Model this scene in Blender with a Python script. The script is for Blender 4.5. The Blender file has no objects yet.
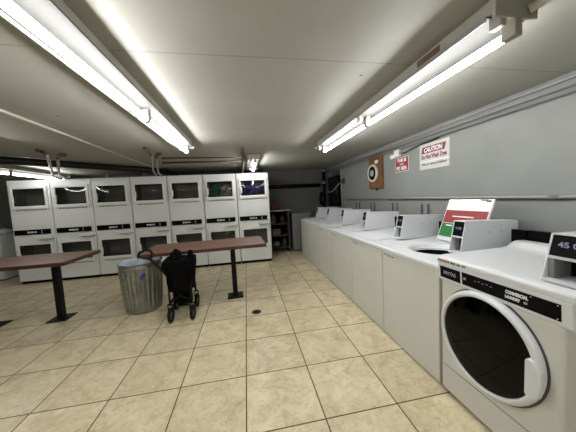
import bpy, bmesh, math, random
from mathutils import Vector, Matrix, noise

random.seed(7)
scene = bpy.context.scene
COL = scene.collection
PI = math.pi

# ------------------------------------------------------------------ materials
def new_mat(name):
    m = bpy.data.materials.new(name)
    m.use_nodes = True
    nt = m.node_tree
    for n in list(nt.nodes):
        nt.nodes.remove(n)
    out = nt.nodes.new('ShaderNodeOutputMaterial')
    return m, nt, out

def principled(nt, **kw):
    b = nt.nodes.new('ShaderNodeBsdfPrincipled')
    for k, v in kw.items():
        b.inputs[k].default_value = v
    return b

def c4(c):
    return (c[0], c[1], c[2], 1.0)

def mat(name, col, rough=0.5, metal=0.0, vary=0.06, scale=9.0, bump=0.0, bscale=60.0, spec=0.5, coat=0.0):
    """noise-varied principled surface"""
    m, nt, out = new_mat(name)
    b = principled(nt, Roughness=rough, Metallic=metal)
    b.inputs['Specular IOR Level'].default_value = spec
    b.inputs['Coat Weight'].default_value = coat
    tc = nt.nodes.new('ShaderNodeTexCoord')
    nz = nt.nodes.new('ShaderNodeTexNoise')
    nz.inputs['Scale'].default_value = scale
    nz.inputs['Detail'].default_value = 5
    nt.links.new(tc.outputs['Object'], nz.inputs['Vector'])
    rp = nt.nodes.new('ShaderNodeValToRGB')
    lo = [max(0, c * (1 - vary)) for c in col]
    hi = [min(1, c * (1 + vary)) for c in col]
    rp.color_ramp.elements[0].position = .35
    rp.color_ramp.elements[1].position = .65
    rp.color_ramp.elements[0].color = c4(lo)
    rp.color_ramp.elements[1].color = c4(hi)
    nt.links.new(nz.outputs['Fac'], rp.inputs['Fac'])
    nt.links.new(rp.outputs['Color'], b.inputs['Base Color'])
    if bump:
        n2 = nt.nodes.new('ShaderNodeTexNoise')
        n2.inputs['Scale'].default_value = bscale
        n2.inputs['Detail'].default_value = 4
        nt.links.new(tc.outputs['Object'], n2.inputs['Vector'])
        bp = nt.nodes.new('ShaderNodeBump')
        bp.inputs['Strength'].default_value = bump
        bp.inputs['Distance'].default_value = .01
        nt.links.new(n2.outputs['Fac'], bp.inputs['Height'])
        nt.links.new(bp.outputs['Normal'], b.inputs['Normal'])
    nt.links.new(b.outputs['BSDF'], out.inputs['Surface'])
    return m

def glass_mat(name, tint, rough=0.03, refl=1.0):
    m, nt, out = new_mat(name)
    tr = nt.nodes.new('ShaderNodeBsdfTransparent'); tr.inputs['Color'].default_value = c4(tint)
    gl = nt.nodes.new('ShaderNodeBsdfGlossy'); gl.inputs['Roughness'].default_value = rough; gl.inputs['Color'].default_value = (refl, refl, refl, 1)
    fr = nt.nodes.new('ShaderNodeFresnel'); fr.inputs['IOR'].default_value = 1.5
    mx = nt.nodes.new('ShaderNodeMixShader')
    nt.links.new(fr.outputs['Fac'], mx.inputs['Fac'])
    nt.links.new(tr.outputs['BSDF'], mx.inputs[1])
    nt.links.new(gl.outputs['BSDF'], mx.inputs[2])
    nt.links.new(mx.outputs['Shader'], out.inputs['Surface'])
    return m

def emit_mat(name, col, strength):
    m, nt, out = new_mat(name)
    e = nt.nodes.new('ShaderNodeEmission')
    e.inputs['Color'].default_value = c4(col)
    e.inputs['Strength'].default_value = strength
    nt.links.new(e.outputs['Emission'], out.inputs['Surface'])
    return m

TILE = 0.486
def math_node(nt, op, a, b=None):
    n = nt.nodes.new('ShaderNodeMath'); n.operation = op
    for i, v in enumerate((a, b)):
        if v is None: continue
        if isinstance(v, (int, float)): n.inputs[i].default_value = v
        else: nt.links.new(v, n.inputs[i])
    return n.outputs[0]

def line_mask(nt, coord, offset, pitch, half):
    """1 inside a joint line of the given half width"""
    u = math_node(nt, 'DIVIDE', math_node(nt, 'SUBTRACT', coord, offset), pitch)
    f = math_node(nt, 'FRACT', math_node(nt, 'ADD', u, 100.5))
    d = math_node(nt, 'ABSOLUTE', math_node(nt, 'SUBTRACT', f, .5))
    return math_node(nt, 'LESS_THAN', d, half / pitch), u

def floor_mat():
    m, nt, out = new_mat('beige_floor_tile')
    geo = nt.nodes.new('ShaderNodeNewGeometry')
    sp = nt.nodes.new('ShaderNodeSeparateXYZ'); nt.links.new(geo.outputs['Position'], sp.inputs[0])
    mx_, u = line_mask(nt, sp.outputs['X'], -0.0834, TILE, .0042)
    my_, v = line_mask(nt, sp.outputs['Y'], 1.3312, TILE, .0042)
    g = math_node(nt, 'MAXIMUM', mx_, my_)
    cu = math_node(nt, 'FLOOR', u); cv = math_node(nt, 'FLOOR', v)
    cmb = nt.nodes.new('ShaderNodeCombineXYZ'); nt.links.new(cu, cmb.inputs[0]); nt.links.new(cv, cmb.inputs[1])
    wn = nt.nodes.new('ShaderNodeTexWhiteNoise'); wn.noise_dimensions = '2D'
    nt.links.new(cmb.outputs[0], wn.inputs['Vector'])
    # stone mottling, shifted from tile to tile
    sc = nt.nodes.new('ShaderNodeVectorMath'); sc.operation = 'SCALE'; sc.inputs['Scale'].default_value = 13.0
    nt.links.new(wn.outputs['Color'], sc.inputs[0])
    ad = nt.nodes.new('ShaderNodeVectorMath'); ad.operation = 'ADD'
    nt.links.new(geo.outputs['Position'], ad.inputs[0]); nt.links.new(sc.outputs[0], ad.inputs[1])
    n1 = nt.nodes.new('ShaderNodeTexNoise'); n1.inputs['Scale'].default_value = 5.5; n1.inputs['Detail'].default_value = 8
    n1.inputs['Roughness'].default_value = .62; n1.inputs['Distortion'].default_value = .8
    nt.links.new(ad.outputs[0], n1.inputs['Vector'])
    rp = nt.nodes.new('ShaderNodeValToRGB')
    e = rp.color_ramp.elements
    e[0].position = .3; e[0].color = (.48, .40, .245, 1)
    e[1].position = .68; e[1].color = (.71, .635, .445, 1)
    k = rp.color_ramp.elements.new(.5); k.color = (.63, .545, .365, 1)
    nt.links.new(n1.outputs['Fac'], rp.inputs['Fac'])
    # fine veins
    n2 = nt.nodes.new('ShaderNodeTexNoise'); n2.inputs['Scale'].default_value = 22; n2.inputs['Detail'].default_value = 6
    n2.inputs['Distortion'].default_value = 1.5
    nt.links.new(ad.outputs[0], n2.inputs['Vector'])
    r2 = nt.nodes.new('ShaderNodeValToRGB')
    r2.color_ramp.elements[0].position = .36; r2.color_ramp.elements[0].color = (.74, .70, .62, 1)
    r2.color_ramp.elements[1].position = .5; r2.color_ramp.elements[1].color = (1, 1, 1, 1)
    nt.links.new(n2.outputs['Fac'], r2.inputs['Fac'])
    mu = nt.nodes.new('ShaderNodeMixRGB'); mu.blend_type = 'MULTIPLY'; mu.inputs['Fac'].default_value = .55
    nt.links.new(rp.outputs['Color'], mu.inputs[1]); nt.links.new(r2.outputs['Color'], mu.inputs[2])
    tone = math_node(nt, 'ADD', math_node(nt, 'MULTIPLY', wn.outputs['Value'], .14), .93)
    tv = nt.nodes.new('ShaderNodeVectorMath'); tv.operation = 'SCALE'
    nt.links.new(mu.outputs[0], tv.inputs[0]); nt.links.new(tone, tv.inputs['Scale'])
    gm = nt.nodes.new('ShaderNodeMixRGB'); nt.links.new(g, gm.inputs['Fac'])
    nt.links.new(tv.outputs[0], gm.inputs[1]); gm.inputs[2].default_value = (.10, .072, .040, 1)
    b = principled(nt)
    nt.links.new(gm.outputs[0], b.inputs['Base Color'])
    ro = math_node(nt, 'ADD', math_node(nt, 'MULTIPLY', g, .45), .34)
    nt.links.new(ro, b.inputs['Roughness'])
    b.inputs['Specular IOR Level'].default_value = .35
    bp = nt.nodes.new('ShaderNodeBump'); bp.inputs['Strength'].default_value = .5; bp.inputs['Distance'].default_value = .004
    nt.links.new(math_node(nt, 'SUBTRACT', math_node(nt, 'MULTIPLY', n1.outputs['Fac'], .25), g), bp.inputs['Height'])
    nt.links.new(bp.outputs['Normal'], b.inputs['Normal'])
    nt.links.new(b.outputs['BSDF'], out.inputs['Surface'])
    return m

def ceiling_mat():
    m, nt, out = new_mat('painted_ceiling_board')
    geo = nt.nodes.new('ShaderNodeNewGeometry')
    sp = nt.nodes.new('ShaderNodeSeparateXYZ'); nt.links.new(geo.outputs['Position'], sp.inputs[0])
    g, _ = line_mask(nt, sp.outputs['Y'], 1.315, 1.315, .0045)
    n1 = nt.nodes.new('ShaderNodeTexNoise'); n1.inputs['Scale'].default_value = 1.6; n1.inputs['Detail'].default_value = 6
    nt.links.new(geo.outputs['Position'], n1.inputs['Vector'])
    rp = nt.nodes.new('ShaderNodeValToRGB')
    rp.color_ramp.elements[0].position = .35; rp.color_ramp.elements[0].color = (.325, .320, .282, 1)
    rp.color_ramp.elements[1].position = .65; rp.color_ramp.elements[1].color = (.365, .360, .322, 1)
    nt.links.new(n1.outputs['Fac'], rp.inputs['Fac'])
    gm = nt.nodes.new('ShaderNodeMixRGB'); nt.links.new(math_node(nt, 'MULTIPLY', g, .55), gm.inputs['Fac'])
    nt.links.new(rp.outputs['Color'], gm.inputs[1]); gm.inputs[2].default_value = (.16, .15, .13, 1)
    # a few small round screw holes
    vo = nt.nodes.new('ShaderNodeTexVoronoi'); vo.inputs['Scale'].default_value = 1.7
    nt.links.new(geo.outputs['Position'], vo.inputs['Vector'])
    dot = math_node(nt, 'LESS_THAN', vo.outputs['Distance'], .018)
    g2 = nt.nodes.new('ShaderNodeMixRGB'); nt.links.new(dot, g2.inputs['Fac'])
    nt.links.new(gm.outputs[0], g2.inputs[1]); g2.inputs[2].default_value = (.10, .08, .06, 1)
    b = principled(nt, Roughness=.55)
    nt.links.new(g2.outputs[0], b.inputs['Base Color'])
    n3 = nt.nodes.new('ShaderNodeTexNoise'); n3.inputs['Scale'].default_value = 90
    nt.links.new(geo.outputs['Position'], n3.inputs['Vector'])
    bp = nt.nodes.new('ShaderNodeBump'); bp.inputs['Strength'].default_value = .12; bp.inputs['Distance'].default_value = .004
    nt.links.new(n3.outputs['Fac'], bp.inputs['Height']); nt.links.new(bp.outputs['Normal'], b.inputs['Normal'])
    nt.links.new(b.outputs['BSDF'], out.inputs['Surface'])
    return m

M = {}
M['floor'] = floor_mat()
M['ceiling'] = ceiling_mat()
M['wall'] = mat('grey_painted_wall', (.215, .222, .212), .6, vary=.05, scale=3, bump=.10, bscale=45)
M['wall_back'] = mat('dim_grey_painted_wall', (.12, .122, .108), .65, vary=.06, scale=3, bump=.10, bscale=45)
M['enamel'] = mat('white_enamel', (.67, .685, .70), .32, vary=.015, scale=3, coat=.2)
M['cream'] = mat('cream_enamel', (.62, .62, .565), .36, vary=.015, scale=3)
M['dryer_white'] = mat('dryer_white_enamel', (.76, .77, .755), .38, vary=.02, scale=3)
M['meter'] = mat('meter_case_paint', (.62, .635, .66), .40, vary=.02, scale=5)
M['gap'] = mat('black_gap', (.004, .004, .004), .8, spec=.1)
M['black'] = mat('black_plastic', (.003, .003, .0031), .45, vary=.1, spec=.06)
M['blackmatte'] = mat('black_matte_metal', (.005, .005, .005), .5, vary=.2, spec=.2)
M['strip'] = mat('black_control_strip', (.003, .003, .0033), .4, vary=.1, spec=.08)
M['white_plastic'] = mat('white_plastic', (.74, .74, .71), .4, vary=.01)
M['print_white'] = mat('white_print', (.75, .76, .78), .5, vary=.02)
M['print_grey'] = mat('grey_print', (.33, .34, .36), .5, vary=.02)
M['led'] = emit_mat('blue_white_display_digits', (.75, .78, 1.0), .06)
M['drum'] = mat('dark_drum_steel', (.22, .22, .21), .6, spec=.2)
M['glass_dryer'] = glass_mat('smoked_dryer_glass', (.72, .72, .70), .04)
M['glass_washer'] = glass_mat('dark_washer_glass', (.10, .10, .09), .03, .35)
M['green_cloth'] = mat('green_laundry', (.02, .14, .085), .9, vary=.8, scale=11, bump=.4, bscale=30)
M['grey_cloth'] = mat('grey_laundry', (.30, .30, .29), .9, vary=.7, scale=11, bump=.4, bscale=30)
M['blue_cloth'] = mat('blue_laundry', (.022, .032, .15), .9, vary=.7, scale=11, bump=.4, bscale=30)
M['white_cloth'] = mat('white_cloth', (.62, .66, .72), .9, vary=.1, scale=14, bump=.4, bscale=30)
M['laminate'] = mat('brown_laminate', (.16, .072, .045), .42, vary=.22, scale=26, bump=.03)
M['edge'] = mat('dark_brown_edge_band', (.055, .019, .011), .45, vary=.2, scale=20)
M['galv'] = mat('galvanised_steel', (.30, .31, .28), .36, metal=.8, vary=.12, scale=9)
M['liner'] = mat('pale_bin_liner', (.42, .48, .55), .35, vary=.1, scale=12, bump=.5, bscale=25)
M['sticker_blue'] = mat('blue_sticker', (.03, .05, .30), .5)
M['fabric'] = mat('black_cart_fabric', (.0025, .0025, .0027), .9, spec=.08, vary=.4, scale=30, bump=.3, bscale=80)
M['tyre'] = mat('black_rubber_tyre', (.005, .005, .005), .6, spec=.2)
M['hubgrey'] = mat('grey_wheel_hub', (.12, .12, .12), .5)
M['fixture'] = mat('aged_white_fixture_paint', (.30, .29, .25), .45, vary=.1, scale=12)
M['socket'] = mat('lamp_socket_plastic', (.30, .29, .25), .5)
M['tube'] = emit_mat('fluorescent_tube_glow', (1.0, 1.0, .985), 15.0)
M['tube_dim'] = emit_mat('dimmer_tube_glow', (1.0, 1.0, .97), 7.5)  # lower strength, for the far left light and the added left one
M['tube_off'] = mat('unlit_frosted_tube', (.75, .75, .72), .25, vary=.02)
M['lip'] = mat('pale_lip_enamel', (.22, .22, .21), .35)
M['reflector'] = mat('glare_darkened_tray', (.032, .0315, .029), .6, spec=.15, vary=.02)  # colour darkened so the tube's glow on the tray stays grey
M['brown_label'] = mat('brown_rating_label', (.10, .055, .03), .5)
M['conduit'] = mat('painted_grey_conduit', (.30, .305, .295), .45, vary=.06)
M['railpaint'] = mat('pale_grey_pipe_paint', (.30, .305, .29), .5, vary=.06)
M['wallconduit'] = mat('wall_grey_conduit', (.16, .165, .158), .5, vary=.06)
M['darkconduit'] = mat('dark_grey_conduit', (.10, .10, .10), .45, vary=.1)
M['rust'] = mat('rusty_brown_pipe', (.085, .055, .035), .6, vary=.3, scale=30)
M['steel_pipe'] = mat('galvanised_flex_pipe', (.42, .41, .37), .4, metal=.6, vary=.3, scale=40)
M['creampaint'] = mat('cream_painted_conduit', (.50, .48, .40), .5)
M['sign_white'] = mat('white_sign_face', (.50, .49, .475), .4, vary=.02)
M['sign_dark_red'] = mat('dark_red_print', (.17, .008, .02), .5, vary=.05)
M['sign_red'] = mat('red_sign_face', (.27, .010, .016), .45, vary=.05)
M['sign_grey'] = mat('grey_sign_print', (.12, .10, .11), .5)
M['dec_red'] = mat('red_label_band', (.24, .005, .011), .45, vary=.03)
M['dec_green'] = mat('green_label_block', (.013, .155, .03), .45, vary=.03)
M['wood'] = mat('brown_wood_board', (.17, .068, .020), .5, vary=.35, scale=7, bump=.1, bscale=20)
M['ivory'] = mat('ivory_rim_plastic', (.70, .67, .60), .4)
M['dialgrey'] = mat('grey_dial_face', (.45, .45, .45), .4)
M['darkgrey'] = mat('dark_grey_paint', (.055, .055, .055), .55, vary=.15)
M['cab_grey'] = mat('light_grey_cabinet_paint', (.20, .205, .20), .55)
M['shelf_top'] = mat('grey_shelf_board', (.34, .34, .32), .5)
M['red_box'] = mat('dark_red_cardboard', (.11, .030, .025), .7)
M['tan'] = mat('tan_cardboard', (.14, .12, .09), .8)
M['hose_grey'] = mat('grey_rubber_hose', (.22, .22, .21), .6)
M['drain'] = mat('dark_iron_drain', (.035, .030, .022), .6, metal=.4)
M['drain_rim'] = mat('bronze_drain_rim', (.12, .10, .07), .5, metal=.4)
M['brass_print'] = mat('dark_label_print', (.05, .045, .04), .5)
M['red_print'] = mat('red_label_print', (.40, .05, .04), .5)

# ------------------------------------------------------------------ mesh builder
class MB:
    def __init__(self):
        self.bm = bmesh.new()
    def _merge(self, b, smooth=False):
        me = bpy.data.meshes.new('tmp')
        for f in b.faces: f.smooth = smooth
        b.to_mesh(me); b.free()
        self.bm.from_mesh(me); bpy.data.meshes.remove(me)
        return self
    def box(self, x0, x1, y0, y1, z0, z1, bev=0.0, seg=2):
        b = bmesh.new()
        bmesh.ops.create_cube(b, size=1)
        for v in b.verts:
            v.co = Vector((x0 + (v.co.x + .5) * (x1 - x0), y0 + (v.co.y + .5) * (y1 - y0), z0 + (v.co.z + .5) * (z1 - z0)))
        if bev:
            bmesh.ops.bevel(b, geom=list(b.edges), offset=bev, segments=seg, profile=.5, affect='EDGES')
        return self._merge(b, False)
    def prism(self, pts, axis, a, b_, bev=0.0, seg=2):
        """pts: 2D outline in the two other axes (cyclic order), extruded on axis from a to b_"""
        b = bmesh.new()
        def mk(p, t):
            if axis == 'x': return (t, p[0], p[1])
            if axis == 'y': return (p[0], t, p[1])
            return (p[0], p[1], t)
        v0 = [b.verts.new(mk(p, a)) for p in pts]
        v1 = [b.verts.new(mk(p, b_)) for p in pts]
        n = len(pts)
        b.faces.new(v0); b.faces.new(v1[::-1])
        for i in range(n):
            b.faces.new((v0[i], v1[i], v1[(i + 1) % n], v0[(i + 1) % n]))
        bmesh.ops.recalc_face_normals(b, faces=b.faces)
        if bev:
            bmesh.ops.bevel(b, geom=list(b.edges), offset=bev, segments=seg, profile=.5, affect='EDGES')
        return self._merge(b, False)
    def tube(self, pts, r, seg=10, caps=True):
        pts = [Vector(p) for p in pts]
        b = bmesh.new(); rings = []
        n = len(pts)
        up = Vector((0, 0, 1))
        prev = None
        for i, p in enumerate(pts):
            if i == 0: d = pts[1] - pts[0]
            elif i == n - 1: d = pts[-1] - pts[-2]
            else: d = (pts[i + 1] - pts[i]).normalized() + (pts[i] - pts[i - 1]).normalized()
            if d.length < 1e-9: d = pts[i] - pts[i - 1]
            d.normalize()
            if prev is None:
                ref = up if abs(d.z) < .95 else Vector((1, 0, 0))
                a = d.cross(ref).normalized()
            else:
                a = (prev - d * prev.dot(d)).normalized()
            prev = a
            c = d.cross(a)
            rr = r[i] if isinstance(r, (list, tuple)) else r
            rings.append([b.verts.new(p + (a * math.cos(t) + c * math.sin(t)) * rr) for t in (2 * PI * k / seg for k in range(seg))])
        for i in range(n - 1):
            for k in range(seg):
                b.faces.new((rings[i][k], rings[i][(k + 1) % seg], rings[i + 1][(k + 1) % seg], rings[i + 1][k]))
        if caps:
            b.faces.new(rings[0][::-1]); b.faces.new(rings[-1])
        bmesh.ops.recalc_face_normals(b, faces=b.faces)
        me = bpy.data.meshes.new('tmp')
        for f in b.faces: f.smooth = len(f.verts) == 4
        b.to_mesh(me); b.free(); self.bm.from_mesh(me); bpy.data.meshes.remove(me)
        return self
    def lathe(self, prof, center, axis='z', seg=40, fn=None):
        """prof: list of (radius, height); axis direction for height"""
        b = bmesh.new(); rings = []
        cx, cy, cz = center
        for (r, h) in prof:
            ring = []
            for k in range(seg):
                t = 2 * PI * k / seg
                rr = r + (fn(t, h) if fn else 0)
                u, w = rr * math.cos(t), rr * math.sin(t)
                if axis == 'z': co = (cx + u, cy + w, cz + h)
                elif axis == 'x': co = (cx + h, cy + u, cz + w)
                else: co = (cx + u, cy + h, cz + w)
                ring.append(b.verts.new(co))
            rings.append(ring)
        for i in range(len(prof) - 1):
            for k in range(seg):
                b.faces.new((rings[i][k], rings[i][(k + 1) % seg], rings[i + 1][(k + 1) % seg], rings[i + 1][k]))
        if prof[0][0] > 1e-6: pass
        bmesh.ops.remove_doubles(b, verts=b.verts, dist=1e-6)
        bmesh.ops.recalc_face_normals(b, faces=b.faces)
        return self._merge(b, True)
    def disc(self, center, r, axis='z', seg=32, th=.002):
        prof = [(1e-7, 0), (r, 0), (r, th), (1e-7, th)]
        return self.lathe(prof, center, axis, seg)
    def blob(self, center, size, seed=0, amp=.25, sub=3, freq=2.2, flat=None):
        b = bmesh.new()
        bmesh.ops.create_icosphere(b, subdivisions=sub, radius=1)
        for v in b.verts:
            n = noise.noise(v.co * freq + Vector((seed * 3.1, seed, 0)))
            n2 = noise.noise(v.co * freq * 2.6 + Vector((seed, 0, seed * 2)))
            p = v.co * (1 + amp * n + amp * .5 * n2)
            v.co = Vector((center[0] + p.x * size[0], center[1] + p.y * size[1], center[2] + p.z * size[2]))
            if flat is not None and v.co.z < flat: v.co.z = flat
        return self._merge(b, True)
    def build(self, name, m, parent=None, world=True):
        bm = self.bm
        off = Vector((0, 0, 0))
        if world:
            p = parent
            while p is not None:
                off += p.location; p = p.parent
        if off.length: bmesh.ops.translate(bm, verts=bm.verts, vec=-off)
        me = bpy.data.meshes.new(name)
        bm.to_mesh(me); bm.free()
        me.materials.append(m)
        o = bpy.data.objects.new(name, me); COL.objects.link(o)
        if parent: o.parent = parent
        return o

def thing(name, label, cat, loc=(0, 0, 0), group=None):
    o = bpy.data.objects.new(name, None); COL.objects.link(o)
    o.location = loc; o.empty_display_size = .05
    return tag(o, label, cat, group)

def tag(o, label, cat, group=None):
    o['label'] = label; o['category'] = cat
    if group: o['group'] = group
    return o

def struct(name, mb, m, parent=None):
    o = mb.build(name, m, parent); o['kind'] = 'structure'
    return o

KIDS = {}
def copy_tree(o, parent=None, new=True):
    c = o.copy(); COL.objects.link(c); c.parent = parent
    for ch in list(o.children): copy_tree(ch, c)
    return c

BASIS_NEGX = Matrix(((0, 0, -1), (-1, 0, 0), (0, 1, 0)))   # text right = -Y, up = +Z, facing -X
BASIS_NEGY = Matrix(((1, 0, 0), (0, 0, -1), (0, 1, 0)))    # facing -Y
def text_mb(s, size, center, basis, width=None, shear=0.0, bold=0.0):
    cu = bpy.data.curves.new('lettering', 'FONT')
    cu.body = s; cu.size = size; cu.extrude = .0004; cu.offset = bold; cu.shear = shear
    cu.align_x = 'CENTER'; cu.align_y = 'CENTER'; cu.resolution_u = 3
    o = bpy.data.objects.new('lettering', cu); COL.objects.link(o)
    dg = bpy.context.evaluated_depsgraph_get()
    me = bpy.data.meshes.new_from_object(o.evaluated_get(dg))
    bpy.data.objects.remove(o); bpy.data.curves.remove(cu)
    mb = MB(); mb.bm.from_mesh(me); bpy.data.meshes.remove(me)
    xs = [v.co.x for v in mb.bm.verts]; ys = [v.co.y for v in mb.bm.verts]
    mx, my = (max(xs) + min(xs)) / 2, (max(ys) + min(ys)) / 2
    sx = width / (max(xs) - min(xs)) if width else 1
    for v in mb.bm.verts:
        v.co = basis @ Vector(((v.co.x - mx) * sx, v.co.y - my, v.co.z)) + Vector(center)
    return mb

# ------------------------------------------------------------------ the room
CEIL = 2.12
XR = 2.20
YB = 6.35
XL = -6.2
YF = -3.0
struct('floor', MB().box(XL, XR, YF, YB, -.1, 0), M['floor'])
struct('ceiling', MB().box(XL, XR, YF, YB, CEIL, CEIL + .1), M['ceiling'])
struct('wall_right', MB().box(XR, XR + .12, YF, YB, -.1, CEIL + .1), M['wall'])
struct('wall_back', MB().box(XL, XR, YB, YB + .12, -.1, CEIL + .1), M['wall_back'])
struct('wall_left', MB().box(XL - .12, XL, YF, YB, -.1, CEIL + .1), M['wall'])
struct('wall_front', MB().box(XL, XR, YF - .12, YF, -.1, CEIL + .1), M['wall'])

# ------------------------------------------------------------------ stacked dryers
DW, DH, DD = .671, 1.95, .80
DY = 5.225
def make_dryer():
    t = thing('stacked_dryer', 'x', 'dryer', (0, 0, 0), 'stacked dryers along the far wall')
    wx0, wx1 = .080, .592
    openings = [(.41, .745), (1.472, 1.797)]
    b = MB()
    b.box(0, DW, .26, DD, .055, DH, .004)
    zs = [.055, openings[0][0], openings[0][1], openings[1][0], openings[1][1], DH]
    b.box(0, DW, 0, .26, zs[0], zs[1], .004)
    b.box(0, DW, 0, .26, zs[2], .925, .004)
    b.box(0, DW, 0, .26, .928, zs[3], .004)
    b.box(0, DW, 0, .26, zs[4], zs[5], .004)
    for z0, z1 in openings:
        b.box(0, wx0, 0, .26, z0, z1); b.box(wx1, DW, 0, .26, z0, z1)
    b.build('cabinet', M['dryer_white'], t)
    MB().box(.01, DW - .01, .03, DD - .02, 0, .055).build('kick_plate', M['gap'], t)
    for z0, z1 in openings:
        d = MB()
        fx0, fx1, fz0, fz1 = .045, .632, z0 - .055, z1 + .055
        y0, y1 = -.032, -.002
        d.box(fx0, wx0 + .004, y0, y1, fz0, fz1, .007); d.box(wx1 - .004, fx1, y0, y1, fz0, fz1, .007)
        d.box(wx0, wx1, y0, y1, fz0, z0 + .004, .007); d.box(wx0, wx1, y0, y1, z1 - .004, fz1, .007)
        door = d.build('door', M['dryer_white'], t)
        # slightly domed glass pane
        g = MB(); N = 10; K = 6
        bm = g.bm; vs = []
        for j in range(K + 1):
            row = []
            for i in range(N + 1):
                u, v = i / N, j / K
                dome = .022 * (1 - (2 * u - 1) ** 2) * (1 - (2 * v - 1) ** 2)
                row.append(bm.verts.new((wx0 + u * (wx1 - wx0), -.016 - dome, z0 + v * (z1 - z0))))
            vs.append(row)
        for j in range(K):
            for i in range(N):
                f = bm.faces.new((vs[j][i], vs[j][i + 1], vs[j + 1][i + 1], vs[j + 1][i])); f.smooth = True
        g.build('window_glass', M['glass_dryer'], door)
        # black gasket inside the frame
        k = MB()
        k.box(wx0, wx0 + .014, -.012, .0, z0, z1); k.box(wx1 - .014, wx1, -.012, .0, z0, z1)
        k.box(wx0, wx1, -.012, .0, z0, z0 + .014); k.box(wx0, wx1, -.012, .0, z1 - .014, z1)
        k.build('gasket', M['gap'], door)
        MB().box(wx0 - .012, wx0 + .028, -.062, -.030, z0 + .06, z0 + .185, .006).build('door_handle', M['white_plastic'], door)
        # row of dark dashes under the door
        zt_ = fz0 - .014
        comb = [(.09, zt_)]
        for q in range(9):
            xx = .10 + q * .055
            comb += [(xx, zt_ - .003), (xx, zt_ - .013), (xx + .034, zt_ - .013), (xx + .034, zt_ - .003)]
        comb += [(.585, zt_ - .003), (.585, zt_)]
        l = MB().prism(comb, 'y', -.0015, .004)
        l.build('dash_row', M['darkgrey'], t)
        # drum cavity, open to the front
        dr = MB()
        dr.box(wx0, wx1, .252, .258, z0, z1)
        dr.box(wx0 - .001, wx0 + .004, .0, .255, z0, z1); dr.box(wx1 - .004, wx1 + .001, .0, .255, z0, z1)
        dr.box(wx0, wx1, .0, .255, z0 - .001, z0 + .004); dr.box(wx0, wx1, .0, .255, z1 - .004, z1 + .001)
        dr.build('drum', M['drum'], t)
    # middle control strip with display, buttons and the protruding coin tray
    cp = MB().box(.022, .612, -.012, -.0005, .935, 1.03, .003).build('control_strip', M['strip'], t)
    q = MB()
    for xx, w in ((.235, .03), (.275, .022), (.305, .022), (.335, .012), (.36, .025)):
        q.box(xx, xx + w, -.0135, -.0118, .968, .996)
    q.build('display', M['print_white'], cp)
    cb = MB().box(.475, .600, -.045, -.010, .945, 1.022, .004).build('coin_slot', M['black'], t)
    MB().box(.485, .498, -.047, -.044, .952, 1.015).build('slot_trim', M['print_grey'], cb)
    MB().box(.425, .655, -.10, -.001, .850, .922, .006).build('coin_tray', M['white_plastic'], t)
    MB().box(.425, .655, -.020, .002, .836, .849).build('tray_shade_strip', M['gap'], t)  # black strip standing in for the shade beneath the coin tray
    return t

dryer = make_dryer()
XS = [-4.292 + i * .6865 for i in range(7)]
DL = ['leftmost stacked dryer, at the open left end of the row',
      'second stacked dryer from left, behind the end of the left brown table',
      'third stacked dryer from left, between the two brown tables',
      'middle one of the seven stacked dryers, directly behind the trash can',
      'third stacked dryer from right, empty upper drum, behind the black folded cart',
      'stacked dryer with green and grey laundry in its upper window',
      'rightmost stacked dryer, with blue laundry in its upper window, beside the dim alcove']
for i, x in enumerate(XS):
    o = dryer if i == 0 else copy_tree(dryer)
    o.location = (x, DY, 0); o['label'] = DL[i]
def laundry(name, m, x, sx, sz, label, seed):
    b = MB().blob((x, DY + .125, 1.472 + sz * .9 + .006), (sx, .085, sz), seed, .42, 4, 3.2, flat=1.478)
    ox = min(XS, key=lambda q: abs(q + .336 - x))
    for v in b.bm.verts:
        v.co.x = min(max(v.co.x, ox + .088), ox + .583); v.co.y = min(max(v.co.y, DY + .012), DY + .246); v.co.z = min(v.co.z, 1.788)
    tag(b.build(name, m), label, 'laundry')
laundry('laundry_heap', M['green_cloth'], XS[5] + .20, .118, .145, 'crumpled green laundry behind a dryer window', 3)
laundry('laundry_heap', M['grey_cloth'], XS[5] + .455, .108, .135, 'pale grey laundry beside the green laundry in a dryer window', 5)
laundry('laundry_heap', M['blue_cloth'], XS[6] + .335, .225, .145, 'crumpled dark blue laundry behind the window of the rightmost dryer', 8)

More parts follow.
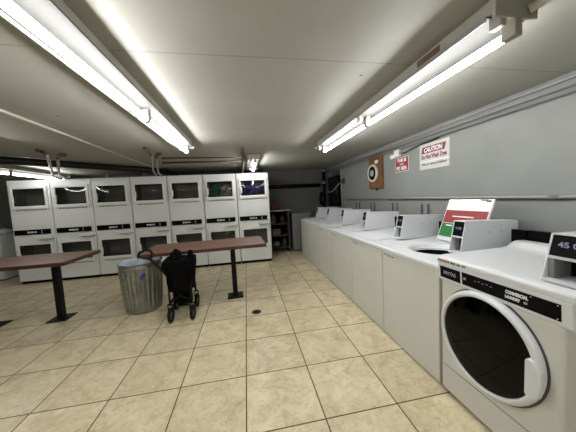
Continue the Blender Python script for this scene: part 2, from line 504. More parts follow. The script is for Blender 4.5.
# ------------------------------------------------------------------ top-load washers
WX = 1.268           # front plane of the washers
TW, TP = .690, .698  # width and pitch
def coin_box(t, x0, xt, x1, y0, y1, z0, z1, big=False):
    """metal meter case: lean-back front with display above and a recess below"""
    c = MB()
    w = .006
    zm = z0 + (z1 - z0) * .52
    def fx(z): return x0 + (xt - x0) * (z - z0) / (z1 - z0)
    d = .05 if not big else .10
    # two side cheeks, full depth
    for a, b_ in ((y0, y0 + w), (y1 - w, y1)):
        c.prism([(x0, z0), (x1, z0), (x1, z1 - .02), (xt + .01, z1), (xt, z1)], 'y', a, b_)
    c.prism([(xt, z1 - w), (xt, z1), (xt + .01, z1), (x1, z1 - .02), (x1, z1 - .02 - w)], 'y', y0 + w, y1 - w)       # top
    c.box(x1 - w, x1, y0 + w, y1 - w, z0, z1 - .026)
    c.box(x0, x1 - w, y0 + w, y1 - w, z0, z0 + .012)
    c.prism([(fx(zm), zm - .008), (fx(zm) + d + .02, zm - .008), (fx(zm) + d + .02, zm + .004), (fx(zm), zm + .004)], 'y', y0 + w, y1 - w)   # ledge
    box = c.build('coin_box', M['meter'], t)
    # display plate in the upper half
    dp = MB().prism([(fx(zm) + .004, zm + .004), (fx(zm) + .018, zm + .004), (xt + .018, z1 - w), (xt + .004, z1 - w)], 'y', y0 + w, y1 - w)
    disp = dp.build('display_panel', M['black'], box)
    zc = (zm + z1) / 2 + .004
    tx = fx(zc) + .0015
    if big: g = text_mb('45 00', .034, (tx, (y0 + y1) / 2 + .004, zc), BASIS_NEGX, width=.088, bold=.001)
    else: g = text_mb('0 00', .026, (tx, (y0 + y1) / 2, zc), BASIS_NEGX, width=.048, bold=.001)
    g.build('digits', M['led'], disp)
    # recess back plate and slot
    rc = MB().box(fx(zm) + d, fx(zm) + d + .006, y0 + w, y1 - w, z0 + .012, zm - .008)
    rc.build('recess', M['meter'] if not big else M['gap'], box)
    sl = MB()
    if big:
        sl.box(x0 + .03, fx(zm) + d, y1 - w - .022, y1 - w - .001, z0 + .012, zm - .008)
        sl.build('coin_chute', M['cab_grey'], box)
    else:
        sl.box(x0 + .03, fx(zm) + d, y0 + (y1 - y0) * .35, y0 + (y1 - y0) * .62, z0 + .02, zm - .012)
        sl.build('coin_chute', M['darkgrey'], box)
    s = MB()
    for xx in (x0 + (x1 - x0) * .48, x0 + (x1 - x0) * .70):
        s.disc((xx, y0 - .002, z0 + (z1 - z0) * .62), .006, 'y', 10, .003)
    s.build('lock', M['print_grey'], box)

def ring_plate(x0, x1, y0, y1, cx, cy, rx, ry, ztop, th, zfun=None):
    """plate with an elliptical hole"""
    mb = MB(); bm = mb.bm
    N = 48
    outer, inner, outer2, inner2 = [], [], [], []
    for k in range(N):
        t = 2 * PI * k / N
        dx, dy = math.cos(t), math.sin(t)
        s = 1e9
        if dx > 1e-9: s = min(s, (x1 - cx) / dx)
        if dx < -1e-9: s = min(s, (x0 - cx) / dx)
        if dy > 1e-9: s = min(s, (y1 - cy) / dy)
        if dy < -1e-9: s = min(s, (y0 - cy) / dy)
        ox, oy = cx + dx * s, cy + dy * s
        ix, iy = cx + rx * dx, cy + ry * dy
        outer.append((ox, oy)); inner.append((ix, iy))
    # snap nearest samples to the corners
    for c in ((x0, y0), (x0, y1), (x1, y0), (x1, y1)):
        i = min(range(N), key=lambda q: (outer[q][0] - c[0]) ** 2 + (outer[q][1] - c[1]) ** 2)
        outer[i] = c
    zf = zfun or (lambda x: ztop)
    O = [bm.verts.new((x, y, zf(x))) for x, y in outer]; I = [bm.verts.new((x, y, zf(x))) for x, y in inner]
    O2 = [bm.verts.new((x, y, zf(x) - th)) for x, y in outer]; I2 = [bm.verts.new((x, y, zf(x) - th)) for x, y in inner]
    for k in range(N):
        j = (k + 1) % N
        bm.faces.new((O[k], O[j], I[j], I[k])); bm.faces.new((O2[k], I2[k], I2[j], O2[j]))
        bm.faces.new((O[k], O2[k], O2[j], O[j])); bm.faces.new((I[k], I[j], I2[j], I2[k]))
    bmesh.ops.recalc_face_normals(bm, faces=bm.faces)
    return mb

def make_topload(open_lid):
    t = thing('top_load_washer', 'x', 'washer', (0, 0, 0), 'top load washers along the right wall')
    MB().box(.04, .64, .03, TW - .03, 0, .05).build('kick_plate', M['gap'], t)
    c = MB()
    c.box(0, .03, 0, TW, .012, .828, .006)
    c.box(.03, .68, 0, .02, .012, .828); c.box(.03, .68, TW - .02, TW, .012, .828)
    c.box(.65, .68, .02, TW - .02, .05, .828)
    c.build('cabinet', M['cream'], t)
    # white top with rounded front lip, rising gently to the back
    def zt(x): return .868 + .030 * max(0, min(1, (x - .02) / .62))
    prof = [(-.008, .832), (-.008, .853), (-.002, .863), (.010, .868)]
    if not open_lid:
        tp = MB().prism(prof + [(.62, .896), (.66, .90), (.69, .90), (.69, .832)], 'y', 0, TW, .003, 1)
    else:
        tp = ring_plate(.012, .69, 0, TW, .315, .37, .215, .245, 0, .03, lambda x: .868 + .030 * min(1, (x - .012) / .62))
        tp2 = MB().prism(prof + [(.013, .868), (.013, .832)], 'y', 0, TW)
        me = bpy.data.meshes.new('tmp'); tp2.bm.to_mesh(me); tp2.bm.free(); tp.bm.from_mesh(me); bpy.data.meshes.remove(me)
    tp.build('top_panel', M['enamel'], t)
    if not open_lid:
        lid = MB().prism([(.055, .8705), (.055, .878), (.065, .884), (.50, .903), (.515, .900), (.515, .891)], 'y', .225, .665, .003, 1)
        lid.build('lid', M['enamel'], t)
    else:
        # dished white rim round a black tub
        MB().lathe([(.255, -.012), (.240, -.004), (.222, -.006), (.206, -.016), (.194, -.04), (.186, -.055)], (.315, .37, .884), 'z', 48).build('tub_rim', M['enamel'], t)
        MB().lathe([(.190, -.045), (.194, -.25), (.16, -.36), (1e-7, -.37)], (.315, .37, .884), 'z', 48).build('tub', M['gap'], t)
        MB().lathe([(.05, -.36), (.045, -.15), (.03, -.10), (1e-7, -.10)], (.315, .37, .884), 'z', 24).build('agitator', M['darkgrey'], t)
        # raised lid leaning on the wall side, printed instructions on its underside
        p0, p1 = Vector((.540, 0, .902)), Vector((.695, 0, 1.284))
        d = (p1 - p0); n = Vector((-d.z, 0, d.x)).normalized()
        def slab(u0, u1, ya, yb, e0, e1):
            a = p0 + d * u0; b_ = p0 + d * u1
            return [(a + n * e0), (b_ + n * e0), (b_ + n * e1), (a + n * e1)]
        def plate(u0, u1, ya, yb, e0, e1, bev=0):
            q = slab(u0, u1, ya, yb, e0, e1)
            return MB().prism([(v.x, v.z) for v in q], 'y', ya, yb, bev, 2)
        ya, yb = .197, .632
        lid = plate(0, 1, ya, yb, -.018, 0, .006).build('lid', M['enamel'], t)
        plate(.43, .73, ya + .012, yb - .012, .0002, .0016).build('red_label', M['dec_red'], lid)
        gl = plate(.10, .42, yb - .17, yb - .012, .0002, .0016).build('green_label', M['dec_green'], lid)
        w = MB()
        for (u, a, b_) in ((.585, .32, .53),):
            q = plate(u - .012, u + .014, a, b_, .0017, .0026)
            me = bpy.data.meshes.new('tmp'); q.bm.to_mesh(me); q.bm.free(); w.bm.from_mesh(me); bpy.data.meshes.remove(me)
        w.build('label_print', M['dec_red'] if False else M['ivory'], lid)
        w = plate(.355, .38, yb - .13, yb - .06, .0017, .0026); w.build('label_print', M['print_white'], lid)
        plate(.955, .985, yb - .445 + .06, yb - .32, .0002, .0016).build('lid_scuff', M['darkgrey'], lid)
        plate(.925, .97, ya + .02, ya + .06, .0002, .0016).build('lid_scuff', M['darkgrey'], lid)
    MB().box(.715, .745, -.004, TW + .002, .90, 1.05).build('rear_panel', M['black'], t)
    MB().box(.685, .75, .01, TW - .01, .80, .90).build('rear_ledge', M['meter'], t)
    coin_box(t, .258, .308, .778, .090, .192, .893, 1.136)
    # small printed service marks on the upper front
    p = MB()
    for (yy, w, zz) in ((.045, .022, .0), (.095, .03, -.004), (.15, .028, -.006)):
        p.box(-.0012, .002, TW - yy - w, TW - yy, .792 + zz, .802 + zz)
    p.build('printed_mark', M['brass_print'], t)
    return t
tl_open = make_topload(True)
tl_open.location = (WX, 1.402, 0)
tl_open['label'] = 'top load washer with its lid raised, showing red and green labels'
tl = make_topload(False)
TLL = ['closed top load washer right behind the washer with the raised lid',
       'third top load washer counting back from the raised lid one',
       'fourth top load washer counting back from the raised lid one',
       'second to last top load washer toward the dim alcove',
       'farthest top load washer, at the alcove end of the right row']
for i in range(5):
    o = tl if i == 0 else copy_tree(tl)
    o.location = (WX, 1.402 + TP * (i + 1), 0); o['label'] = TLL[i]
    for ch in o.children:
        if ch.name.startswith('coin_box'): ch.location.y += (.0, .06, .11, .12, .12)[i]

# ------------------------------------------------------------------ front-load washer
FY0, FY1 = .704, 1.388
fl = thing('front_load_washer', 'white front load washer with large round dark glass door, nearest the camera', 'washer', (0, 0, 0))
W = FY1 - FY0
MB().box(.022, .70, .06, W - .03, 0, .03).build('base', M['gap'], fl, False)
MB().box(.0, .76, .036, W - .008, .018, .885, .022, 4).build('cabinet', M['cream'], fl, False)
# lower access panel, a shallow raised plate with rounded upper corners
MB().box(-.0035, .01, .058, W - .030, .030, .198, .003).build('lower_panel', M['cream'], fl, False)
MB().box(-.0008, .01, .058, W - .030, .198, .2015).build('panel_gap', M['darkgrey'], fl, False)
# fascia band leaning slightly outwards
MB().prism([(.004, .776), (-.012, .790), (-.018, .892), (-.010, .905), (.02, .905), (.02, .776)], 'y', .004, W - .004, .003, 1).build('fascia', M['enamel'], fl, False)
top = MB().prism([(-.018, .900), (-.020, .925), (-.010, .938), (.02, .944), (.50, .948), (.55, .956), (.60, .985), (.63, .99), (.70, .985), (.70, .89), (0, .89)], 'y', -.002, W + .002, .004, 2)
top.build('top_panel', M['enamel'], fl, False)
def fasc(name, y0, y1, z0, z1, m, e=.0025, skew=.010, bev=0):
    def fx(z): return -.012 - .006 * (z - .79) / .102
    mb = MB(); b = bmesh.new()
    cs = []
    for ee in (.001, -e):
        cs.append([b.verts.new((fx(z) + ee, y, z)) for (y, z) in ((y0 - skew * 0, z0), (y1, z0), (y1, z1), (y0, z1))])
    b.faces.new(cs[1]); b.faces.new(cs[0][::-1])
    for i in range(4): b.faces.new((cs[0][i], cs[1][i], cs[1][(i + 1) % 4], cs[0][(i + 1) % 4]))
    bmesh.ops.recalc_face_normals(b, faces=b.faces)
    mb._merge(b); return mb
badge = fasc('badge', W - .172, W - .024, .804, .878, M['strip']).build('badge', M['strip'], fl, False)
text_mb('MAYTAG', .030, (-.0186, W - .098, .842), BASIS_NEGX, width=.090, bold=.0008).build('lettering', M['print_grey'], badge, False)
cs_ = fasc('strip', .040, W - .186, .806, .880, M['strip']).build('control_strip', M['strip'], fl, False)
text_mb('COMMERCIAL', .022, (-.0190, .205, .857), BASIS_NEGX, width=.098, bold=.0014).build('lettering', M['print_white'], cs_, False)
text_mb('LAUNDRY', .019, (-.0178, .222, .832), BASIS_NEGX, width=.068, bold=.0014).build('lettering', M['print_white'], cs_, False)
q = MB(); q.box(-.0182, -.0160, .160, .174, .826, .837)
q.box(-.0195, -.0165, W - .212, W - .196, .838, .852)
for k in range(5):
    q.box(-.0195, -.0168, W - .275 - k * .022, W - .265 - k * .022, .850 + (k % 2) * .004, .853 + (k % 2) * .004)
q.build('icon', M['print_grey'], cs_, False)
q = MB()
for yy, zz in ((.050, .872), (.050, .814), (.145, .872)): q.disc((-.0195, yy, zz), .003, 'x', 10, .003)
q.build('indicator_dot', M['print_grey'], cs_, False)
# warning strip on the top front edge: red words then dark words
q = MB(); q.box(-.0215, -.0195, W - .225, W - .006, .905, .927); wl = q.build('warning_label', M['cream'], fl, False)
q = MB()
for k in range(7): q.box(-.0225, -.0213, W - .020 - k * .013, W - .0105 - k * .013, .910, .922)
q.build('red_print', M['red_print'], wl, False)
q = MB()
for k in range(9):
    if k in (3, 6): continue
    q.box(-.0225, -.0213, W - .118 - k * .0115, W - .1095 - k * .0115, .909, .920)
q.build('dark_print', M['brass_print'], wl, False)
# round door
DYc, DZc = 1.069 - FY0, .518
door = MB().lathe([(0.2781, 0.002), (0.2802, -0.016), (0.276, -0.03), (0.2678, -0.038), (0.2585, -0.041), (0.2513, -0.038), (0.2472, -0.028), (0.2462, -0.01)], (0, DYc, DZc), 'x', 72).build('door', M['enamel'], fl, False)
MB().lathe([(0.2884, 0.003), (0.2884, -0.004), (0.2781, -0.004)], (0, DYc, DZc), 'x', 72).build('door_gasket', M['darkgrey'], door, False)
MB().lathe([(0.2493, -0.028), (0.2163, -0.035), (0.1545, -0.043), (0.0721, -0.048), (1.03e-07, -0.05)], (0, DYc, DZc), 'x', 64).build('door_glass', M['glass_washer'], door, False)
MB().lathe([(0.2472, -0.01), (0.1957, -0.008), (1.03e-07, -0.006)], (0, DYc, DZc), 'x', 64).build('drum', M['gap'], fl, False)
h = MB().prism([(.140, .420), (.140, .585), (.130, .596), (.105, .588), (.080, .552), (.076, .50), (.088, .43), (.108, .414)], 'x', -.056, -.026, .006, 2)
h.build('door_handle', M['enamel'], door, False)
MB().box(.74, .775, .03, W + .008, .97, 1.05).build('rear_panel', M['black'], fl, False)
MB().box(.70, .775, .03, W - .03, .80, .972).build('rear_ledge', M['meter'], fl, False)
coin_box(fl, .024, .080, .72, -.015, .140, .949, 1.158, True)
fl.location = (1.262, FY0, 0)

# ------------------------------------------------------------------ tables
def rot_box(cx, cy, a):
    return Matrix.Translation((cx, cy, 0)) @ Matrix.Rotation(a, 4, 'Z')
def make_table():
    t = thing('pedestal_table', 'x', 'table', (0, 0, 0), 'brown pedestal folding tables')
    L, D, H = 1.56, .70, .785
    MB().box(-L / 2 + .003, L / 2 - .003, -D / 2 + .003, D / 2 - .003, H - .042, H, .006).build('tabletop', M['laminate'], t)
    e = MB()
    e.box(-L / 2, L / 2, -D / 2 - .003, -D / 2 + .004, H - .044, H - .004, .002); e.box(-L / 2, L / 2, D / 2 - .004, D / 2 + .003, H - .044, H - .004, .002)
    e.box(-L / 2 - .003, -L / 2 + .004, -D / 2, D / 2, H - .044, H - .004, .002); e.box(L / 2 - .004, L / 2 + .003, -D / 2, D / 2, H - .044, H - .004, .002)
    e.build('edge_band', M['edge'], t)
    for sx in (-.395, .335):
        p = MB().box(sx - .034, sx + .034, -.064, 0.004, .01, H - .05, .006).build('pedestal', M['blackmatte'], t)
        MB().box(sx - .11, sx + .11, -.14, .08, 0, .012, .003).build('base_plate', M['blackmatte'], p)
        MB().box(sx - .20, sx + .20, -.16, .16, H - .052, H - .042, .002).build('mounting_plate', M['blackmatte'], p)
    return t
tb = make_table()
tb.location = (-.570, 3.49, 0); tb.rotation_euler.z = math.radians(3.0)
tb['label'] = 'brown table in front of the right dryers, its tip over the trash can'
tb2 = copy_tree(tb); tb2.location = (-2.85, 3.40, 0); tb2.rotation_euler.z = math.radians(0)
for ch in tb2.children:
    if ch.name.startswith('pedestal'): ch.location.x += .12; ch.location.y += .03
tb2['label'] = 'brown table at the left, its far end cut off by the picture edge'

# ------------------------------------------------------------------ trash can
cx, cy = -1.43, 3.42
can = thing('trash_can', 'galvanised fluted metal trash can between the tables', 'trash can', (cx, cy, 0))
def flute(t, h):
    if h < .055 or h > .575: return 0
    e = min(1, (h - .055) / .03, (.575 - h) / .03)
    return .010 * e * (1 if math.sin(t * 26) > .0 else -.5)
prof = [(1e-7, .012), (.198, .012), (.204, .0), (.206, .012)]
prof += [(.206 + .042 * h / .63, h) for h in (.04, .056, .085, .2, .35, .5, .545, .574, .59, .62, .635)]
MB().lathe(prof + [(.250, .637), (.246, .60), (.21, .10), (1e-7, .09)], (cx, cy, 0), 'z', 180, flute).build('can_body', M['galv'], can)
rm = MB(); rm.lathe([(.248, .628), (.258, .632), (.260, .64), (.256, .648), (.248, .648), (.245, .64), (.248, .628)], (cx, cy, 0), 'z', 72)
rm.build('rim', M['galv'], can)
MB().lathe([(.246, .585), (.253, .590), (.246, .596)], (cx, cy, 0), 'z', 72).build('hoop', M['galv'], can)
MB().lathe([(.207, .012), (.213, .022), (.209, .034)], (cx, cy, 0), 'z', 72).build('hoop', M['galv'], can)
ln = MB(); b = bmesh.new()
rings = []
for (r, z) in ((.2475, .628), (.246, .651), (.236, .652), (.225, .60), (.20, .50), (.12, .47), (.001, .46)):
    ring = []
    for k in range(60):
        t = 2 * PI * k / 60
        n = noise.noise(Vector((math.cos(t) * 3, math.sin(t) * 3, z * 9)))
        n3 = noise.noise(Vector((math.cos(t) * 9, math.sin(t) * 9, z * 14)))
        drop = (.035 * max(0, n) if z == .60 and r > .25 else 0)
        rr = r + .010 * n3 * (0 if r < .01 else 1) * (.25 if r > .25 else 1)
        ring.append(b.verts.new((cx + rr * math.cos(t), cy + rr * math.sin(t), z + .014 * n + (.05 * max(0, math.cos(t - .3)) * n3 if r < .25 else 0) + (.024 - drop if z == .60 and r > .25 else 0))))
    rings.append(ring)
for i in range(len(rings) - 1):
    for k in range(60):
        b.faces.new((rings[i][k], rings[i][(k + 1) % 60], rings[i + 1][(k + 1) % 60], rings[i + 1][k]))
bmesh.ops.recalc_face_normals(b, faces=b.faces)
ln._merge(b, True); ln.build('bin_liner', M['liner'], can)
def ring_pt(a, r, z): return (cx + r * math.cos(a), cy + r * math.sin(a), z)
for a0 in (math.radians(-107), math.radians(73)):
    hb = MB()
    pts = []
    for k in range(13):
        s = k / 12
        da = (s - .5) * .42
        zz = .545 - .052 * math.sin(PI * s)
        pts.append(ring_pt(a0 + da, .252 + .022 * math.sin(PI * s), zz))
    hb.tube(pts, .006, 8)
    hb.tube([ring_pt(a0 - .26, .250, .548), ring_pt(a0, .258, .552), ring_pt(a0 + .26, .250, .548)], .007, 8)
    hb.build('handle', M['galv'], can)
a0 = math.radians(-66)
st = MB(); b = bmesh.new(); vs = []
for k in range(7):
    a = a0 + (k - 3) * .035
    vs.append((b.verts.new(ring_pt(a, .2505, .44 + .008 * k)), b.verts.new(ring_pt(a, .2525, .505 + .006 * k))))
for k in range(6): b.faces.new((vs[k][0], vs[k + 1][0], vs[k + 1][1], vs[k][1]))
st._merge(b, True); st.build('sticker', M['sticker_blue'], can)

# ------------------------------------------------------------------ folded cart
cart = thing('folding_cart', 'black folded fabric cart on wheels with a loop handle leaning left', 'cart', (-.82, 3.0, 0))
def wheel(x, y, r, w, parent):
    o = MB()
    o.lathe([(r - .022, -w / 2), (r - .004, -w / 2), (r, -w / 3), (r, w / 3), (r - .004, w / 2), (r - .022, w / 2), (r - .022, -w / 2)], (x, y, r), 'x', 32)
    wo = o.build('wheel', M['tyre'], parent)
    hb = MB(); hb.lathe([(1e-7, -w * .4), (.02, -w * .4), (.02, w * .4), (1e-7, w * .4)], (x, y, r), 'x', 16)
    for k in range(5):
        a = 2 * PI * k / 5
        hb.tube([(x, y + .015 * math.cos(a), r + .015 * math.sin(a)), (x, y + (r - .02) * math.cos(a), r + (r - .02) * math.sin(a))], .007, 6)
    hb.build('hub', M['hubgrey'], wo)
for (x, y) in ((-.945, 2.90), (-.705, 2.91), (-.975, 3.24), (-.725, 3.27)):
    wheel(x, y, .086, .032, cart)
fr = MB()
for x in (-.945, -.705):
    fr.tube([(x, 2.90, .20), (x, 2.90, .34), (x - .0, 2.93, .66)], .012, 8)
    for s in (-.024, .024):
        fr.tube([(x + s, 2.90, .085), (x + s, 2.90, .21)], .006, 6)
    fr.tube([(x - .026, 2.90, .21), (x + .026, 2.90, .21)], .010, 8)
for x, y in ((-.975, 3.24), (-.725, 3.27)):
    for s in (-.024, .024):
        fr.tube([(x + s, y, .085), (x + s, y - .02, .22)], .006, 6)
    fr.tube([(x, y - .02, .22), (x, y - .12, .66)], .012, 8)
    fr.tube([(x - .026, y - .02, .215), (x + .026, y - .02, .215)], .010, 8)
fr.tube([(-.945, 2.905, .40), (-.705, 2.915, .22)], .010, 8); fr.tube([(-.945, 2.905, .22), (-.705, 2.915, .40)], .010, 8)
fr.tube([(-.945, 2.91, .24), (-.725, 3.25, .42)], .009, 8); fr.tube([(-.705, 2.91, .24), (-.975, 3.22, .42)], .009, 8)
fr.tube([(-.945, 2.90, .50), (-.975, 3.16, .50)], .009, 8); fr.tube([(-.705, 2.90, .50), (-.725, 3.18, .50)], .009, 8)
fr.build('frame', M['blackmatte'], cart)
def cloth_block(x0, x1, y0, y1, z0, z1, seed, amp=.028, taper=0):
    b = bmesh.new()
    bmesh.ops.create_cube(b, size=1)
    bmesh.ops.subdivide_edges(b, edges=list(b.edges), cuts=13, use_grid_fill=True)
    for v in b.verts:
        s = v.co.copy()
        rnd = Vector((s.x, s.y, s.z))
        # soften corners
        l = max(abs(s.x), abs(s.y), abs(s.z)); rr = s.length
        s = s * (1 - .10 * max(0, (rr / .5 - 1)))
        p = Vector((x0 + (s.x + .5) * (x1 - x0), y0 + (s.y + .5) * (y1 - y0), z0 + (s.z + .5) * (z1 - z0)))
        f = Vector((p.x * 16, p.y * 9, p.z * 5 + seed))
        dsp = Vector((noise.noise(f), noise.noise(f + Vector((9, 3, 1))), noise.noise(f + Vector((2, 7, 5)))))
        v.co = p + dsp * amp + Vector((taper * (p.z - z0) * (-1 if s.x < 0 else 1), 0, 0))
    m = MB(); m._merge(b, True); return m
cloth_block(-.935, -.705, 2.87, 3.16, .33, .735, 1, .034, .12).build('fabric_body', M['fabric'], cart)
cloth_block(-.90, -.73, 2.92, 3.12, .19, .42, 4, .03).build('hanging_fold', M['fabric'], cart)
tp_ = MB(); tp_.blob((-.865, 2.99, .755), (.062, .09, .085), 2, .3, 3, 2.0); tp_.build('fabric_bundle', M['fabric'], cart)
tp_ = MB(); tp_.blob((-.97, 2.97, .64), (.05, .09, .07), 6, .35, 3, 2.0); tp_.build('fabric_flap', M['fabric'], cart)
cloth_block(-.725, -.665, 2.93, 3.06, .64, .815, 7, .015, -.08).build('upright_pad', M['fabric'], cart)
hd = MB()
hd.tube([(-.93, 2.90, .52), (-.975, 2.88, .605), (-1.075, 2.85, .755), (-1.095, 2.845, .785)], .013, 8)
sh = hd.build('handle_shaft', M['blackmatte'], cart)
lp = MB()
pp = [(-1.095, .785), (-1.16, .795), (-1.205, .825), (-1.195, .855), (-1.13, .885), (-1.085, .875), (-1.065, .84), (-1.075, .80)]
lp.tube([(x, 2.845, z) for x, z in pp] + [(pp[0][0], 2.845, pp[0][1])], .015, 8)
lp.build('handle_loop', M['blackmatte'], sh)

# ------------------------------------------------------------------ floor drain
dr = thing('floor_drain', 'round dark floor drain set in the beige tiles', 'drain', (.041, 2.874, 0))
MB().lathe([(.045, .0), (.058, .0), (.058, .003), (.045, .004)], (.041, 2.874, .0005), 'z', 36).build('rim', M['drain_rim'], dr)
g = MB(); g.disc((.041, 2.874, .0005), .045, 'z', 32, .002)
for k in range(-3, 4):
    w = math.sqrt(.045 ** 2 - (k * .012) ** 2) * .85
    g.box(.041 - w, .041 + w, 2.874 + k * .012 - .003, 2.874 + k * .012 + .003, .002, .004)
g.build('grate', M['drain'], dr)

# ------------------------------------------------------------------ fluorescent lights
BAY = 1.18
def light_fixture(x, y0, n, label, tube='tube', sticker=False):
    """strip light: painted channel against the ceiling, wide tray under it darkened to hold back the tube glow, one lit tube per bay set off-centre"""
    L = BAY * n
    y1 = y0 + L
    t = thing('ceiling_light', label, 'light', (x, y0, CEIL), 'fluorescent strip lights')
    MB().box(x - .095, x + .066, y0 - .02, y1 + .02, CEIL - .058, CEIL, .004).build('housing', M['fixture'], t)
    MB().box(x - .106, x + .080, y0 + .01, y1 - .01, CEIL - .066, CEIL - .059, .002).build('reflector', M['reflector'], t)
    MB().prism([(x - .114, CEIL - .058), (x - .114, CEIL - .082), (x - .107, CEIL - .082), (x - .107, CEIL - .058)], 'y', y0 + .01, y1 - .01, .002, 1).build('reflector_lip', M['lip'], t)
    for k in range(n):
        a, b_ = y0 + k * BAY + .03, y0 + (k + 1) * BAY - .03
        MB().tube([(x, a, CEIL - .128), (x, b_, CEIL - .128)], .0170, 14).build('lit_tube', M[tube], t)
    for k in range(n + 1):
        yy = y0 + k * BAY
        MB().box(x - .018, x + .018, yy - .028, yy + .028, CEIL - .147, CEIL - .062, .003).build('lamp_holder', M['socket'], t)
        MB().box(x - .082, x - .054, yy - .024, yy + .024, CEIL - .112, CEIL - .062, .003).build('lamp_holder', M['socket'], t)
    MB().box(x - .12, x + .082, y0 - .035, y0 - .020, CEIL - .088, CEIL - .001, .003).build('end_cap', M['fixture'], t)
    MB().box(x - .12, x + .082, y1 + .020, y1 + .035, CEIL - .088, CEIL - .001, .003).build('end_cap', M['fixture'], t)
    if sticker:
        MB().box(x - .0975, x - .0945, y0 + .26, y0 + .42, CEIL - .055, CEIL - .014).build('rating_label', M['brown_label'], t)
    return t
lr = light_fixture(1.105, .845, 2, 'long fluorescent strip light above the right washer row', sticker=True)
ll = light_fixture(-.665, .74, 2, 'long fluorescent strip light at the upper left, over the open floor')
light_fixture(.19, 4.00, 1, 'short fluorescent strip light above the rightmost dryers')
light_fixture(-3.70, 3.40, 2, 'bright fluorescent strip light at the far left, over the leftmost dryers', 'tube_dim')
# unseen lights added to brighten the room
light_fixture(1.105, -2.7, 2, 'unseen fluorescent strip light added behind the camera on the right')
light_fixture(-.665, -2.7, 2, 'unseen fluorescent strip light added behind the camera, middle of the room')
light_fixture(-2.50, .52, 2, 'unseen fluorescent strip light added left of the camera view', 'tube_dim')  # added out of view to brighten the left floor and dryers

def pipe(name, pts, r, m, label, cat, group=None, seg=10):
    return tag(MB().tube(pts, r, seg).build(name, m), label, cat, group)

# feed conduit of the right light
pipe('conduit', [(1.14, .81, 2.062), (1.19, .74, 2.092), (1.22, .40, 2.102), (1.22, -.37, 2.102)], .017, M['creampaint'], 'short conduit leaving the near end of the right strip light', 'conduit')

# ------------------------------------------------------------------ conduits along the right wall
def run(ys, z, off=0):
    return [(XR - .02 - off, y, z) for y in ys]
pipe('conduit', [(XR - .024, YF, 2.078), (XR - .024, 3.35, 2.078), (XR - .024, 3.95, 2.066), (XR - .024, 4.25, 2.09), (XR - .05, 4.5, 2.10), (XR - .024, 4.95, 2.075), (XR - .024, 6.3, 2.07)], .0098, M['conduit'], 'topmost grey conduit of the three running along the right wall top', 'conduit', 'conduits along the right wall')
pipe('conduit', run([YF, 6.3], 2.026), .0092, M['wallconduit'], 'middle grey conduit of the three running along the right wall top', 'conduit', 'conduits along the right wall')
pipe('conduit', run([YF, 3.05, 6.3], 1.982), .0092, M['wallconduit'], 'lowest grey conduit of the three running along the right wall top', 'conduit', 'conduits along the right wall')

# junction box and cable
jb = thing('junction_box', 'small white wall box just above the red sign', 'junction box', (XR, 3.17, 1.92))
MB().box(XR - .04, XR, 3.10, 3.21, 1.885, 1.98, .005).build('box', M['white_plastic'], jb)
MB().box(XR - .048, XR - .038, 3.19, 3.29, 1.868, 1.925, .004).build('cover_plate', M['white_plastic'], jb)
pipe('black_cable', [(XR - .02, 3.10, 1.925), (XR - .02, 2.98, 1.912), (XR - .02, 2.80, 1.94), (XR - .02, 2.65, 1.955), (XR - .02, 2.50, 1.96), (XR - .02, 2.40, 1.968)], .006, M['black'], 'black cable curving from the white wall box up to the conduits', 'cable', seg=8)

# ------------------------------------------------------------------ signs
sg = thing('caution_sign', 'white caution sign with dark red banner on the right wall', 'sign', (XR, 2.5, 1.79))
bd = MB().box(XR - .006, XR, 2.275, 2.725, 1.637, 1.945, .002).build('sign_board', M['sign_white'], sg)
f = XR - .0065
MB().prism([(2.695, 1.830), (2.340, 1.830), (2.318, 1.908), (2.673, 1.908)], 'x', f, f + .002).build('banner', M['sign_dark_red'], bd)
text_mb('CAUTION', .073, (f - .0005, 2.507, 1.869), BASIS_NEGX, width=.28, shear=.25, bold=.002).build('lettering', M['print_white'], bd)
text_mb('Do Not Wash Dyes', .066, (f - .0002, 2.50, 1.780), BASIS_NEGX, width=.385, bold=.003).build('lettering', M['sign_dark_red'], bd)
MB().box(f, f + .002, 2.28, 2.72, 1.727, 1.737).build('divider_line', M['print_white'], bd)
text_mb('Tints or dyes prohibited', .040, (f - .0002, 2.50, 1.695), BASIS_NEGX, width=.38, bold=.0016).build('lettering', M['sign_grey'], bd)
sr = thing('red_sign', 'small red sign with white words beside the wooden dial board', 'sign', (XR, 3.08, 1.77))
rb = MB().box(XR - .006, XR, 2.93, 3.225, 1.662, 1.872, .002).build('sign_board', M['sign_white'], sr)
rf_ = MB().box(XR - .0075, XR - .005, 2.944, 3.211, 1.674, 1.860).build('sign_face', M['sign_red'], rb)
f = XR - .0082
text_mb('THIS IS', .060, (f, 3.078, 1.824), BASIS_NEGX, width=.20, bold=.003).build('lettering', M['print_white'], rf_)
text_mb('A NO', .034, (f, 3.078, 1.771), BASIS_NEGX, width=.08, bold=.001).build('lettering', M['print_white'], rf_)
text_mb('PET AREA', .072, (f, 3.08, 1.714), BASIS_NEGX, width=.22, bold=.003).build('lettering', M['print_white'], rf_)

